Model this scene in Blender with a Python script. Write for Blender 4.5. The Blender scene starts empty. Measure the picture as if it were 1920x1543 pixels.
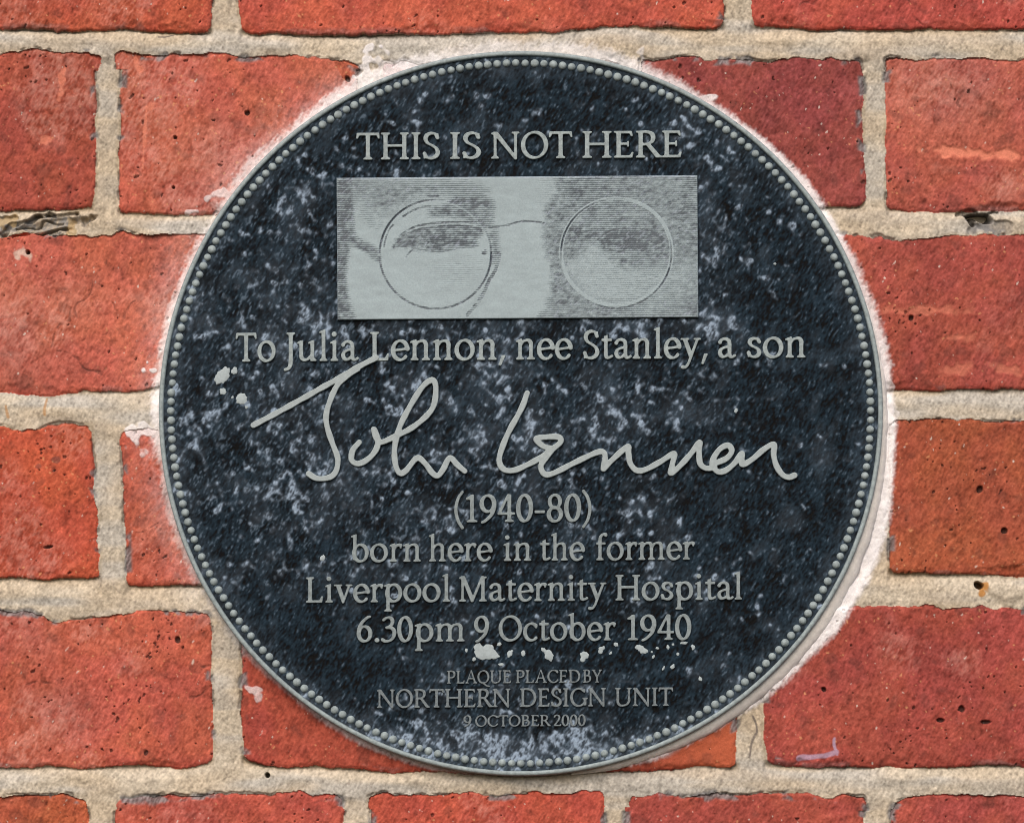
import bpy, math, random
import numpy as np

random.seed(7)
RNG = np.random.default_rng(11)
SC = bpy.context.scene
COL = SC.collection

# ------------------------------------------------------------------ scale
S = 0.00022                 # metres per photo pixel on the wall plane
W, H = 1920.0, 1543.0
Z0 = 2.0                    # height of the picture centre above the pavement
DIST = 1.6                  # camera to wall
CAMX, CAMZ = 0.0, -0.20  # camera below the plaque, looking with a shifted lens so the wall stays square

# ------------------------------------------------------------------ camera
cam_d = bpy.data.cameras.new('camera')
cam = bpy.data.objects.new('camera', cam_d)
COL.objects.link(cam)
cam.location = (CAMX, -DIST, Z0 + CAMZ)
cam.rotation_euler = (math.radians(90), 0, 0)
cam_d.sensor_width = 36.0
cam_d.sensor_fit = 'HORIZONTAL'
cam_d.lens = DIST * 36.0 / (W * S)
cam_d.shift_x = -CAMX / (W * S)
cam_d.shift_y = -CAMZ / (W * S)
cam_d.clip_start = 0.01
cam_d.clip_end = 2000
SC.camera = cam
SC.cycles.filter_width = 1.0

# ------------------------------------------------------------------ light
SUN_EL, SUN_AZ = math.radians(41), math.radians(-12)   # azimuth from the wall normal, negative = from the left
world = bpy.data.worlds.new('World')
SC.world = world
world.use_nodes = True
nt = world.node_tree
nt.nodes.clear()
sky = nt.nodes.new('ShaderNodeTexSky')
sky.sky_type = 'NISHITA'
sky.sun_disc = False
sky.sun_elevation = SUN_EL
sky.sun_rotation = math.pi + SUN_AZ * -1
sky.dust_density = 4.0
sky.air_density = 1.0
bg = nt.nodes.new('ShaderNodeBackground')
bg.inputs['Strength'].default_value = 0.15
wo = nt.nodes.new('ShaderNodeOutputWorld')
nt.links.new(sky.outputs['Color'], bg.inputs['Color'])
nt.links.new(bg.outputs['Background'], wo.inputs['Surface'])

sun_d = bpy.data.lights.new('sun', 'SUN')
sun_d.energy = 1.3
sun_d.angle = math.radians(55)
sun_d.color = (1.0, 0.96, 0.92)
sun = bpy.data.objects.new('sun', sun_d)
COL.objects.link(sun)
# direction towards the sun
sd = (math.sin(SUN_AZ) * math.cos(SUN_EL), -math.cos(SUN_AZ) * math.cos(SUN_EL), math.sin(SUN_EL))
from mathutils import Vector
sun.rotation_euler = Vector(sd).to_track_quat('Z', 'Y').to_euler()
sun.location = (0, -3, 5)

SC.view_settings.view_transform = 'Standard'
SC.view_settings.look = 'None'
SC.view_settings.exposure = 0.17
SC.view_settings.gamma = 1.0
SC.view_settings.use_curve_mapping = False

# ------------------------------------------------------------------ helpers
def srgb(r, g, b):
    c = np.array([r, g, b], float) / 255.0
    return np.where(c <= 0.04045, c / 12.92, ((c + 0.055) / 1.055) ** 2.4)

def sstep(a, b, x):
    t = np.clip((x - a) / (b - a), 0, 1)
    return t * t * (3 - 2 * t)

def lerp(a, b, t):
    return a + (b - a) * t

def noise(shape, px, py=None, ang=0.0, octaves=1, rough=0.5, seed=0):
    """Band of smooth noise, unit variance; px, py feature size in cells along/across the direction ang (degrees, y down)."""
    py = px if py is None else py
    h, w = shape
    r = np.random.default_rng(seed)
    fy = np.fft.fftfreq(h)[:, None]
    fx = np.fft.rfftfreq(w)[None, :]
    a = math.radians(ang)
    u = fx * math.cos(a) + fy * math.sin(a)
    v = -fx * math.sin(a) + fy * math.cos(a)
    F = np.fft.rfft2(r.standard_normal(shape).astype(np.float32))
    out = np.zeros(shape, np.float32)
    amp = 1.0
    for o in range(octaves):
        sx, sy = px / 2 ** o * 0.42, py / 2 ** o * 0.42
        g = np.exp(-2 * math.pi ** 2 * ((sx * u) ** 2 + (sy * v) ** 2))
        n = np.fft.irfft2(F * g, s=shape)
        n = (n - n.mean()) / (n.std() + 1e-9)
        out += amp * n
        amp *= rough
    return (out / out.std()).astype(np.float32)

def blur(a, s):
    h, w = a.shape
    fy = np.fft.fftfreq(h)[:, None]
    fx = np.fft.rfftfreq(w)[None, :]
    return np.fft.irfft2(np.fft.rfft2(a) * np.exp(-2 * math.pi ** 2 * s * s * (fx * fx + fy * fy)), s=a.shape)

def np_mesh(name, co, quads, col=None, smooth=True, tris=None):
    me = bpy.data.meshes.new(name)
    nv, nq = len(co), len(quads)
    ntri = 0 if tris is None else len(tris)
    me.vertices.add(nv)
    me.vertices.foreach_set('co', np.ascontiguousarray(co, np.float32).ravel())
    me.loops.add(nq * 4 + ntri * 3)
    li = np.asarray(quads, np.int32).ravel()
    ls = np.arange(nq, dtype=np.int32) * 4
    lt = np.full(nq, 4, np.int32)
    if ntri:
        li = np.concatenate([li, np.asarray(tris, np.int32).ravel()])
        ls = np.concatenate([ls, nq * 4 + np.arange(ntri, dtype=np.int32) * 3])
        lt = np.concatenate([lt, np.full(ntri, 3, np.int32)])
    me.loops.foreach_set('vertex_index', li)
    me.polygons.add(nq + ntri)
    me.polygons.foreach_set('loop_start', ls)
    me.polygons.foreach_set('loop_total', lt)
    me.polygons.foreach_set('use_smooth', np.full(nq + ntri, smooth, bool))
    if col is not None:
        at = me.attributes.new('tint', 'FLOAT_COLOR', 'POINT')
        c4 = np.ones((nv, 4), np.float32)
        c4[:, :3] = col
        at.data.foreach_set('color', c4.ravel())
    me.update(calc_edges=True)
    return me

def link(name, me, mat=None, parent=None):
    o = bpy.data.objects.new(name, me)
    COL.objects.link(o)
    if mat is not None and me is not None and len(me.materials) == 0:
        me.materials.append(mat)
    if parent is not None:
        o.parent = parent
    return o

def grid_quads(ny, nx):
    i = np.arange(ny * nx).reshape(ny, nx)
    # x right, row index down, front towards -Y
    return np.stack([i[:-1, :-1], i[1:, :-1], i[1:, 1:], i[:-1, 1:]], -1).reshape(-1, 4)

def compact(co, quads, col=None):
    used = np.zeros(len(co), bool)
    used[quads.ravel()] = True
    remap = np.cumsum(used) - 1
    return co[used], remap[quads], (None if col is None else col[used])

# ------------------------------------------------------------------ materials
def material(name, rough=0.8, spec=0.3, tint=None, use_attr=False, mottle=0.12, mottle_scale=900.0, bump=0.0, bump_scale=2500.0, bump_dist=0.0003, metallic=0.0):
    m = bpy.data.materials.new(name)
    m.use_nodes = True
    t = m.node_tree
    b = t.nodes['Principled BSDF']
    b.inputs['Roughness'].default_value = rough
    b.inputs['Specular IOR Level'].default_value = spec
    b.inputs['Metallic'].default_value = metallic
    tc = t.nodes.new('ShaderNodeTexCoord')
    n = t.nodes.new('ShaderNodeTexNoise')
    n.inputs['Scale'].default_value = mottle_scale
    n.inputs['Detail'].default_value = 5
    n.inputs['Roughness'].default_value = 0.65
    t.links.new(tc.outputs['Object'], n.inputs['Vector'])
    mr = t.nodes.new('ShaderNodeMapRange')
    mr.inputs['From Min'].default_value = 0.3
    mr.inputs['From Max'].default_value = 0.7
    mr.inputs['To Min'].default_value = 1 - mottle
    mr.inputs['To Max'].default_value = 1 + mottle
    t.links.new(n.outputs['Fac'], mr.inputs['Value'])
    mul = t.nodes.new('ShaderNodeVectorMath')
    mul.operation = 'SCALE'
    if use_attr:
        at = t.nodes.new('ShaderNodeAttribute')
        at.attribute_name = 'tint'
        t.links.new(at.outputs['Color'], mul.inputs[0])
    else:
        mul.inputs[0].default_value = tuple(tint)
    t.links.new(mr.outputs['Result'], mul.inputs['Scale'])
    t.links.new(mul.outputs['Vector'], b.inputs['Base Color'])
    if bump > 0:
        n2 = t.nodes.new('ShaderNodeTexNoise')
        n2.inputs['Scale'].default_value = bump_scale
        n2.inputs['Detail'].default_value = 3
        t.links.new(tc.outputs['Object'], n2.inputs['Vector'])
        bp = t.nodes.new('ShaderNodeBump')
        bp.inputs['Strength'].default_value = bump
        bp.inputs['Distance'].default_value = bump_dist
        t.links.new(n2.outputs['Fac'], bp.inputs['Height'])
        t.links.new(bp.outputs['Normal'], b.inputs['Normal'])
    return m

M_BRICK = material('weathered_brick', rough=0.9, spec=0.10, use_attr=True, mottle=0.16, mottle_scale=1900, bump=0.2, bump_scale=2600)
M_MORTAR = material('lime_mortar', rough=0.95, spec=0.08, use_attr=True, mottle=0.12, mottle_scale=2200, bump=0.3, bump_scale=2600)
M_PLATE = material('black_painted_metal', rough=0.65, spec=0.06, use_attr=True, mottle=0.2, mottle_scale=2500, bump=0.4, bump_scale=3000)
M_METAL = material('dull_grey_metal', rough=0.55, spec=0.3, tint=(0.255, 0.300, 0.302), mottle=0.32, mottle_scale=520, bump=0.25, bump_scale=2400)
M_BRIGHT = material('rubbed_grey_metal', rough=0.5, spec=0.3, tint=(0.30, 0.345, 0.35), mottle=0.14, mottle_scale=520, bump=0.2, bump_scale=2400)
M_DULL = material('tarnished_grey_metal', rough=0.6, spec=0.25, tint=(0.205, 0.240, 0.245), mottle=0.30, mottle_scale=620, bump=0.3, bump_scale=2400)
M_WORN = material('grimy_grey_metal', rough=0.65, spec=0.2, tint=(0.150, 0.175, 0.185), mottle=0.40, mottle_scale=900, bump=0.3, bump_scale=2400)
M_FLECK = material('pale_paint_flecks', rough=0.7, spec=0.3, tint=(0.33, 0.38, 0.39), mottle=0.12, bump=0.4, bump_scale=1800)
M_FILLER = material('white_filler', rough=0.8, spec=0.25, use_attr=True, mottle=0.12, mottle_scale=420, bump=0.6, bump_scale=1300)
M_PANEL = material('etched_grey_metal', rough=0.5, spec=0.4, use_attr=True, mottle=0.10, mottle_scale=1400, bump=0.2, bump_scale=2400)
# ------------------------------------------------------------------ lettering (a calligraphic roman drawn with a broad pen)
GR = 2.0           # raster cells per unit; capital height = 100 units
GY0, GY1 = -50, 125
THICK, THIN, NIB = 13.0, 6.2, 18.0

class Glyph:
    def __init__(self, adv):
        self.adv = adv
        self.pad = 20
        w = int((adv + 2 * self.pad) * GR) + 1
        h = int((GY1 - GY0) * GR) + 1
        self.x = (np.arange(w) / GR - self.pad)[None, :]
        self.y = (GY1 - np.arange(h) / GR)[:, None]
        self.m = np.zeros((h, w), bool)
    def poly(self, *pts):
        n = len(pts)
        ins = np.zeros(self.m.shape, bool)
        for i in range(n):
            (xa, ya), (xb, yb) = pts[i], pts[(i + 1) % n]
            if ya == yb:
                continue
            c = ((ya > self.y) != (yb > self.y)) & (self.x < (xb - xa) * (self.y - ya) / (yb - ya) + xa)
            ins ^= c
        self.m |= ins
        return self
    def disc_path(self, pts, rad):
        for (x, y), r in zip(pts, rad):
            self.m |= (self.x - x) ** 2 + (self.y - y) ** 2 <= r * r
        return self
    def pen(self, pts, closed=False, thick=THICK, thin=THIN, nib=NIB, raw=False):
        p = np.array(pts, float)
        d = p if raw else spline(p, closed, 2.0 / GR)
        t = np.gradient(d, axis=0)
        if closed:
            t = (np.roll(d, -1, 0) - np.roll(d, 1, 0))
        a = np.arctan2(t[:, 1], t[:, 0]) - math.radians(nib)
        r = 0.5 * (thin + (thick - thin) * np.abs(np.sin(a)) ** 1.3)
        return self.disc_path(d, r)
    def oval(self, cx, cy, rx, ry, a0=0, a1=360, tilt=-14, thick=THICK, thin=THIN, nib=NIB):
        """Pen stroke round an ellipse; rx, ry to the outline; angles in degrees, 0 = right, counter-clockwise."""
        a = np.radians(np.linspace(a0, a1, int(abs(a1 - a0) / 1.5) + 2))
        px, py = (rx - thick / 2) * np.cos(a), (ry - thin / 2) * np.sin(a)
        return self.pen(np.stack([cx + px, cy + py], 1), raw=True, thick=thick, thin=thin, nib=nib)
    def stem(self, cx, y0, y1, w=12.5, top='b', bot='b', ser=8.5):
        h = w / 2
        self.poly((cx - h, y0), (cx - h + .6, (y0 + y1) / 2), (cx - h, y1), (cx + h, y1), (cx + h - .6, (y0 + y1) / 2), (cx + h, y0))
        for y, k, sg in ((y0, bot, 1), (y1, top, -1)):
            if k in 'bl':
                self.poly((cx - h - ser, y), (cx - h - ser, y + sg * 3.8), (cx - h - 2, y + sg * 6.5), (cx - h + 1, y + sg * 13), (cx, y + sg * 13), (cx, y))
            if k in 'br':
                self.poly((cx + h + ser, y), (cx + h + ser, y + sg * 3.8), (cx + h + 2, y + sg * 6.5), (cx + h - 1, y + sg * 13), (cx, y + sg * 13), (cx, y))
            if k == 'f':   # pen flag of small letters
                self.poly((cx - h - 9, y - 8), (cx - h - 8, y - 4.5), (cx + h, y + 3), (cx + h, y - 12), (cx - h, y - 14), (cx - h, y - 8.5))
        return self
    def bar(self, x0, x1, y, t=6.5):
        return self.poly((x0, y - t / 2), (x1, y - t / 2), (x1, y + t / 2), (x0, y + t / 2))

def spline(p, closed=False, step=1.0):
    n = len(p)
    if closed:
        q = np.concatenate([p[-1:], p, p[:2]])
        segs = n
    else:
        q = np.concatenate([2 * p[:1] - p[1:2], p, 2 * p[-1:] - p[-2:-1]])
        segs = n - 1
    out = []
    for i in range(segs):
        a, b, c, d = q[i], q[i + 1], q[i + 2], q[i + 3]
        k = max(2, int(np.hypot(*(c - b)) / step) + 1)
        t = np.linspace(0, 1, k, endpoint=False)[:, None]
        out.append(0.5 * (2 * b + (c - a) * t + (2 * a - 5 * b + 4 * c - d) * t ** 2 + (3 * b - a - 3 * c + d) * t ** 3))
    if not closed:
        out.append(p[-1:])
    return np.concatenate(out)

XH = 70.0
def make_glyphs():
    G = {}
    def g(ch, adv):
        G[ch] = Glyph(adv)
        return G[ch]
    # ---- capitals
    q = g('T', 84); q.stem(42, 0, 97, bot='b', top='n')
    q.poly((4, 100), (80, 100), (82, 80), (78.5, 80), (73, 92.5), (11, 92.5), (5.5, 80), (2, 80))
    q = g('H', 106); q.stem(20, 0, 100); q.stem(86, 0, 100); q.bar(20, 86, 52, 7)
    q = g('I', 42); q.stem(21, 0, 100)
    q = g('N', 106); q.stem(17, 0, 97, w=8, top='l'); q.stem(89, 0, 100, w=8, bot='n'); q.poly((10, 100), (25, 100), (93, 3), (93, -3), (86, -3), (12, 94))
    q = g('O', 100); q.oval(50, 50, 47, 51.5)
    q = g('Q', 100); q.oval(50, 50, 47, 51.5); q.pen([(46, 0), (60, -8), (78, -22), (98, -25)], thick=10, thin=7)
    q = g('E', 74); q.stem(20, 0, 100, top='l', bot='l')
    q.poly((20, 100), (63, 100), (66, 82), (62.5, 82), (57, 93), (20, 93)); q.poly((20, 7), (58, 7), (66, 20), (69, 19), (65, 0), (20, 0))
    q.bar(20, 52, 52, 6.5); q.poly((50, 62), (53.5, 62), (53.5, 42), (50, 42))
    q = g('R', 88); q.stem(20, 0, 100, top='l'); q.pen([(18, 96.5), (40, 97), (57, 90), (62, 75), (57, 59), (42, 51), (22, 50)])
    q.poly((36, 52), (48, 54), (84, 7), (92, 3.5), (92, 0), (72, 0))
    q = g('P', 76); q.stem(20, 0, 100, top='l'); q.pen([(18, 96.5), (40, 97), (59, 90), (65, 72), (60, 54), (44, 45), (24, 46)])
    q = g('B', 80); q.stem(20, 0, 100, top='l', bot='l'); q.pen([(18, 96.5), (38, 97), (54, 91), (58, 77), (53, 62), (38, 54), (22, 54)]); q.pen([(22, 54), (46, 54), (62, 46), (67, 29), (61, 12), (43, 3.5), (18, 3.5)])
    q = g('D', 100); q.stem(20, 0, 100, top='l', bot='l'); q.pen([(18, 96.5), (48, 97), (74, 86), (88, 54), (80, 22), (56, 4), (18, 3.5)])
    q = g('L', 74); q.stem(20, 0, 100, bot='l'); q.poly((20, 7), (57, 7), (66, 24), (69.5, 23), (66, 0), (20, 0))
    q = g('J', 46); q.stem(26, -5, 100, bot='n'); q.pen([(26, 2), (24, -15), (17, -27), (5, -31)], thin=8)
    q = g('U', 102); q.stem(20, 30, 100, bot='n'); q.stem(84, 25, 100, w=8, bot='n'); q.pen([(20, 40), (21, 18), (33, 4), (52, 2), (72, 9), (83, 26), (84, 40)], thick=12)
    q = g('S', 66); q.pen([(55, 80), (48, 94), (33, 97.5), (18, 91), (13, 76), (20, 61), (36, 51), (51, 39), (56, 23), (48, 9), (32, 2.5), (17, 6), (9, 21)], thick=13, thin=6, nib=-20)
    q.poly((53, 96), (57, 96), (58, 77), (53.5, 78)); q.poly((7, 2), (11, 2), (12, 22), (7.5, 23))
    q = g('C', 90); q.oval(51, 50, 47, 51.5, 42, 322); q.poly((80, 97), (84, 97), (85, 76), (81, 77))
    q = g('G', 100); q.oval(51, 50, 47, 51.5, 46, 316); q.poly((80, 97), (84, 97), (85, 76), (81, 77)); q.stem(86, 6, 46, bot='n', top='b', ser=8)
    q = g('A', 98); q.poly((47, 104), (53, 104), (88, 5), (75, 5)); q.poly((46, 96), (50, 104), (20, 4), (12.5, 4)); q.bar(28, 68, 37, 6.5); q.poly((4, 0), (29, 0), (29, 4), (21, 7), (12, 7), (4, 4)); q.poly((66, 0), (97, 0), (97, 4), (90, 8), (75, 8), (66, 4))
    q = g('M', 122); q.stem(20, 0, 96, w=8, top='l'); q.stem(102, 0, 98, w=12, top='r'); q.poly((14, 100), (28, 100), (64, 12), (60, -2), (55, -2)); q.poly((96, 100), (104, 100), (62, -2), (56, -2), (58, 8))
    q = g('Y', 88); q.stem(46, 0, 46, top='n'); q.poly((8, 97), (23, 97), (53, 46), (40, 40)); q.poly((72, 97), (81, 97), (52, 42), (45, 46)); q.poly((1, 100), (32, 100), (32, 96), (1, 96)); q.poly((62, 100), (89, 100), (89, 96), (62, 96))
    # ---- small letters
    w = 11.5
    def arch(q, x0, x1, last='b'):
        q.pen([(x0, 52), (x0 + 8, 62), (x0 + 20, 67.5), (x1 - 6, 66), (x1, 56), (x1, 44)], thick=12, thin=6)
        q.stem(x1, 0, 52, w=w, top='n', bot=last, ser=7.5)
    q = g('o', 75); q.oval(37.5, 35, 34.5, 37)
    q = g('n', 79); q.stem(20, 0, XH, w=w, top='f', ser=7); arch(q, 22, 60)
    q = g('m', 120); q.stem(20, 0, XH, w=w, top='f', ser=7); arch(q, 22, 60); arch(q, 62, 101)
    q = g('h', 79); q.stem(20, 0, 108, w=w, top='f', ser=7); arch(q, 22, 60)
    q = g('r', 54); q.stem(20, 0, XH, w=w, top='f', ser=7.5); q.pen([(22, 50), (30, 62), (40, 67), (50, 65)], thick=11, thin=8); q.poly((42, 72), (52, 70), (51, 54), (47, 54))
    q = g('i', 40); q.stem(21, 0, XH, w=w, top='f', ser=7.5); q.disc_path([(20, 94)], [8])
    q = g('l', 40); q.stem(21, 0, 108, w=w, top='f', ser=7.5)
    q = g('u', 79); q.stem(18, 22, XH, w=w, top='f', bot='n'); q.pen([(18, 34), (19, 13), (29, 3.5), (42, 6), (56, 19)], thick=12, thin=6); q.stem(59, 0, XH, w=w, top='f', bot='r', ser=8)
    q = g('b', 76); q.stem(18, 8, 108, w=w, top='f', bot='n'); q.oval(40, 35, 32, 37, -215, 190)
    q = g('p', 78); q.stem(20, -38, XH, w=w, top='f', ser=8); q.oval(42, 35, 32.5, 37, -190, 165)
    q = g('e', 66); q.oval(36, 35, 32, 37, 8, 318); q.poly((10, 37), (64, 44), (64, 38), (10, 31)); 
    q = g('c', 63); q.oval(37, 35, 33, 37, 48, 315); q.poly((56, 68), (60, 66), (58, 50), (53, 51))
    q = g('a', 68); q.stem(47, 6, 48, w=w, top='n', bot='n'); q.pen([(11, 56), (22, 66), (34, 67), (45, 60), (47, 46)], thick=11, thin=7); q.disc_path([(13, 55)], [5.5])
    q.pen([(46, 40), (30, 37), (16, 29), (13, 16), (20, 5), (32, 5), (46, 15)], thick=12, thin=6); q.pen([(47, 14), (50, 4), (58, 3), (66, 8)], thick=10, thin=6)
    q = g('s', 56); q.pen([(46, 55), (40, 65), (28, 68), (16, 63), (13, 52), (20, 42), (34, 35), (44, 26), (45, 14), (36, 4.5), (23, 3), (13, 8), (9, 18)], thick=12, thin=6, nib=-20)
    q.poly((43, 66), (47, 66), (48, 52), (44, 53)); q.poly((7, 3), (11, 3), (12, 18), (8, 19))
    q = g('t', 48); q.stem(22, 12, 80, w=w, top='n', bot='n'); q.poly((16.5, 66), (27.5, 86), (27.5, 66)); q.poly((7, 70), (44, 70), (43, 63), (7, 63)); q.pen([(22, 18), (24, 6), (33, 3.5), (45, 9)], thick=11, thin=6.5)
    q = g('f', 46); q.stem(20, 0, 78, w=w, top='n', ser=8); q.bar(6, 42, 66.5, 6.5); q.pen([(20, 74), (22, 92), (31, 103), (45, 105)], thick=11.5, thin=7); q.disc_path([(44, 101)], [6])
    q = g('v', 72); q.poly((9, 66), (23, 66), (42, 10), (36, -3), (33, -3)); q.poly((56, 66), (63, 66), (38, -3), (33, -3), (36, 8)); q.poly((1, 70), (31, 70), (31, 66), (1, 66)); q.poly((47, 70), (71, 70), (71, 66), (47, 66))
    q = g('y', 74); q.poly((9, 66), (23, 66), (44, 10), (38, -3), (35, -3)); q.pen([(62, 66), (50, 36), (38, 4), (28, -20), (18, -32), (5, -33)], thick=7, thin=7.5); q.disc_path([(8, -32)], [5.5]); q.poly((1, 70), (31, 70), (31, 66), (1, 66)); q.poly((50, 70), (74, 70), (74, 66), (50, 66))
    # ---- figures and points
    q = g('1', 52); q.stem(28, 0, 100, w=11.5, top='n', ser=12); q.poly((8, 88), (26, 100), (32, 102), (32, 86), (9, 83))
    q = g('0', 64); q.oval(32, 50, 29, 51.5)
    q = g('9', 64); q.oval(32, 68, 28.5, 33); q.pen([(55, 74), (54, 52), (44, 25), (22, 3), (12, -2)], thick=12, thin=7)
    q = g('6', 64); q.oval(32, 32, 28.5, 33); q.pen([(9, 28), (11, 52), (22, 78), (42, 98), (52, 102)], thick=12, thin=7)
    q = g('4', 66); q.stem(44, 0, 101, w=11, top='n', ser=9); q.poly((38, 102), (44, 102), (14, 34), (4, 30), (4, 33)); q.bar(4, 63, 30, 6.5)
    q = g('8', 62); q.oval(31, 74, 24, 27.5, thick=11); q.oval(31, 26, 28, 29)
    q = g('3', 60); q.pen([(10, 88), (22, 97), (37, 96), (44, 84), (40, 68), (24, 57)], thick=12); q.pen([(22, 57), (42, 54), (51, 38), (46, 16), (32, 3), (16, 2), (6, 8)], thick=12.5)
    q = g('2', 62); q.pen([(8, 82), (16, 95), (32, 97), (45, 86), (45, 68), (34, 45), (18, 20), (7, 5)], thick=12, thin=7); q.poly((4, 0), (56, 0), (61, 17), (57, 17), (50, 9), (10, 9))
    q = g('(', 40); q.pen([(34, 112), (20, 90), (12, 60), (12, 32), (20, 2), (34, -22)], thick=9, thin=5)
    q = g(')', 40); q.pen([(6, 112), (20, 90), (28, 60), (28, 32), (20, 2), (6, -22)], thick=9, thin=5)
    q = g('-', 44); q.bar(5, 39, 36, 8)
    q = g('.', 30); q.disc_path([(15, 6)], [8])
    q = g(',', 30); q.poly((14, 14), (26, 14), (10, -22), (4, -20))
    return G

def dilate(m, r):
    n = int(r) + 1
    out = np.zeros(m.shape)
    for dy in range(-n, n + 1):
        for dx in range(-n, n + 1):
            if dx * dx + dy * dy <= r * r:
                out = np.maximum(out, np.roll(m, (dy, dx), (0, 1)))
    return out

def contours(f, level=0.5):
    """Closed outlines of f > level, as arrays of (row, col); inside kept on one side."""
    f = np.pad(f, 1)
    b = f > level
    case = b[:-1, :-1] * 1 + b[:-1, 1:] * 2 + b[1:, 1:] * 4 + b[1:, :-1] * 8
    # edges: 0 top, 1 right, 2 bottom, 3 left
    T = {1: [(3, 0)], 2: [(0, 1)], 3: [(3, 1)], 4: [(1, 2)], 5: [(3, 2), (1, 0)], 6: [(0, 2)], 7: [(3, 2)], 8: [(2, 3)], 9: [(2, 0)],
         10: [(0, 3), (2, 1)], 11: [(2, 1)], 12: [(1, 3)], 13: [(1, 0)], 14: [(0, 3)]}
    nxt = {}
    ys, xs = np.nonzero((case > 0) & (case < 15))
    def key(y, x, e):
        return (y, x, 0) if e == 0 else (y, x + 1, 1) if e == 1 else (y + 1, x, 0) if e == 2 else (y, x, 1)
    for y, x in zip(ys.tolist(), xs.tolist()):
        for a, c in T[int(case[y, x])]:
            nxt[key(y, x, a)] = key(y, x, c)
    def pos(k):
        y, x, v = k
        if v == 0:
            a, c = f[y, x], f[y, x + 1]
            return (y - 1, x - 1 + (level - a) / (c - a))
        a, c = f[y, x], f[y + 1, x]
        return (y - 1 + (level - a) / (c - a), x - 1)
    loops = []
    while nxt:
        s = next(iter(nxt))
        k = s
        lp = []
        while k in nxt:
            lp.append(pos(k))
            k = nxt.pop(k)
        if len(lp) >= 6:
            loops.append(np.array(lp))
    return loops

GLYPHS = make_glyphs()
OUT = {}
FIELD = {}
def glyph_field(ch):
    if ch not in FIELD:
        q = GLYPHS[ch]
        xs = np.nonzero(q.m.any(0))[0]
        FIELD[ch] = (blur(dilate(q.m, 1.5 * GR), 1.4 * GR), q.x[0, xs[0]] - 1.5, q.x[0, xs[-1]] + 1.5)
    return FIELD[ch]

LR = 2.6            # cells per photo pixel for a line of lettering
def line_loops(words, base, cap):
    """Outlines (photo pixels) of one line; every word (text, x0, x1) is fitted between x0 and x1 on its baseline base(x)."""
    X0, X1 = words[0][1] - 12, words[-1][2] + 12
    ym = base((X0 + X1) / 2)
    Y0, Y1 = ym - cap * 1.35 - 8, ym + cap * 0.55 + 8
    w, h = int((X1 - X0) * LR), int((Y1 - Y0) * LR)
    F = np.zeros((h, w))
    v = cap / 100.0
    for text, x0, x1 in words:
        pen, placed = 0.0, []
        for ch in text:
            placed.append((ch, pen))
            pen += GLYPHS[ch].adv
        left = glyph_field(text[0])[1]
        right = placed[-1][1] + glyph_field(text[-1])[2]
        k = (x1 - x0) / (right - left)
        for ch, p in placed:
            f = glyph_field(ch)[0]
            q = GLYPHS[ch]
            gx0, gx1 = x0 + (p - q.pad - left) * k, x0 + (p + q.adv + q.pad - left) * k
            a, b = max(int((gx0 - X0) * LR), 0), min(int((gx1 - X0) * LR) + 1, w)
            xx = X0 + np.arange(a, b) / LR
            gx = (((xx - x0) / k + left - p) + q.pad) * GR
            yy = Y0 + np.arange(h) / LR
            gy = (GY1 - (base(xx)[None, :] - yy[:, None]) / v) * GR
            gx = np.broadcast_to(gx[None, :], gy.shape)
            ok = (gx >= 0) & (gx < f.shape[1] - 1) & (gy >= 0) & (gy < f.shape[0] - 1)
            ix, iy = np.clip(gx.astype(int), 0, f.shape[1] - 2), np.clip(gy.astype(int), 0, f.shape[0] - 2)
            tx, ty = gx - ix, gy - iy
            s = (f[iy, ix] * (1 - tx) + f[iy, ix + 1] * tx) * (1 - ty) + (f[iy + 1, ix] * (1 - tx) + f[iy + 1, ix + 1] * tx) * ty
            F[:, a:b] = np.maximum(F[:, a:b], np.where(ok, s, 0))
    F = blur(F, 0.8)
    return [np.stack([X0 + lp[::2, 1] / LR, Y0 + lp[::2, 0] / LR], 1) for lp in contours(F)]
# words of the inscription: (word, x0, x1, cap height); baselines are set per line in photo pixels
def bl(y, x):
    return y - 0.0073 * (x - 976)
LINES = [
    ('title_lettering', 298, 49, [('THIS', 668, 825), ('IS', 844, 902), ('NOT', 921, 1073), ('HERE', 1092, 1278)]),
    ('dedication_lettering', 674.3, 52.5, [('To', 442, 517), ('Julia', 532, 673), ('Lennon,', 694, 948), ('nee', 967, 1074), ('Stanley,', 1093, 1327), ('a', 1346, 1380), ('son', 1400, 1510)]),
    ('years_lettering', 978, 50, [('(1940-80)', 852, 1109)]),
    ('birthplace_lettering', 1051, 46, [('born', 658, 789), ('here', 804, 924), ('in', 944, 996), ('the', 1013, 1097), ('former', 1118, 1303)]),
    ('hospital_lettering', 1126.5, 46.5, [('Liverpool', 574, 844), ('Maternity', 861, 1137), ('Hospital', 1154, 1391)]),
    ('date_lettering', 1201, 46, [('6.30pm', 669, 871), ('9', 889, 917), ('October', 935, 1155), ('1940', 1176, 1296)]),
    ('credit_lettering', 1280, 23.5, [('PLAQUE', 838, 958), ('PLACED', 967, 1088), ('BY', 1093, 1129)]),
    ('maker_lettering', 1324.5, 33.5, [('NORTHERN', 707, 957), ('DESIGN', 975, 1136), ('UNIT', 1153, 1262)]),
    ('placing_date_lettering', 1361, 20.5, [('9', 869, 884), ('OCTOBER', 891, 1033), ('2000', 1038, 1098)]),
]
TEXT = []
for nm, base, cap, words in LINES:
    TEXT.append((nm, line_loops(words, lambda x, b=base: bl(b, x), cap)))

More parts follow.
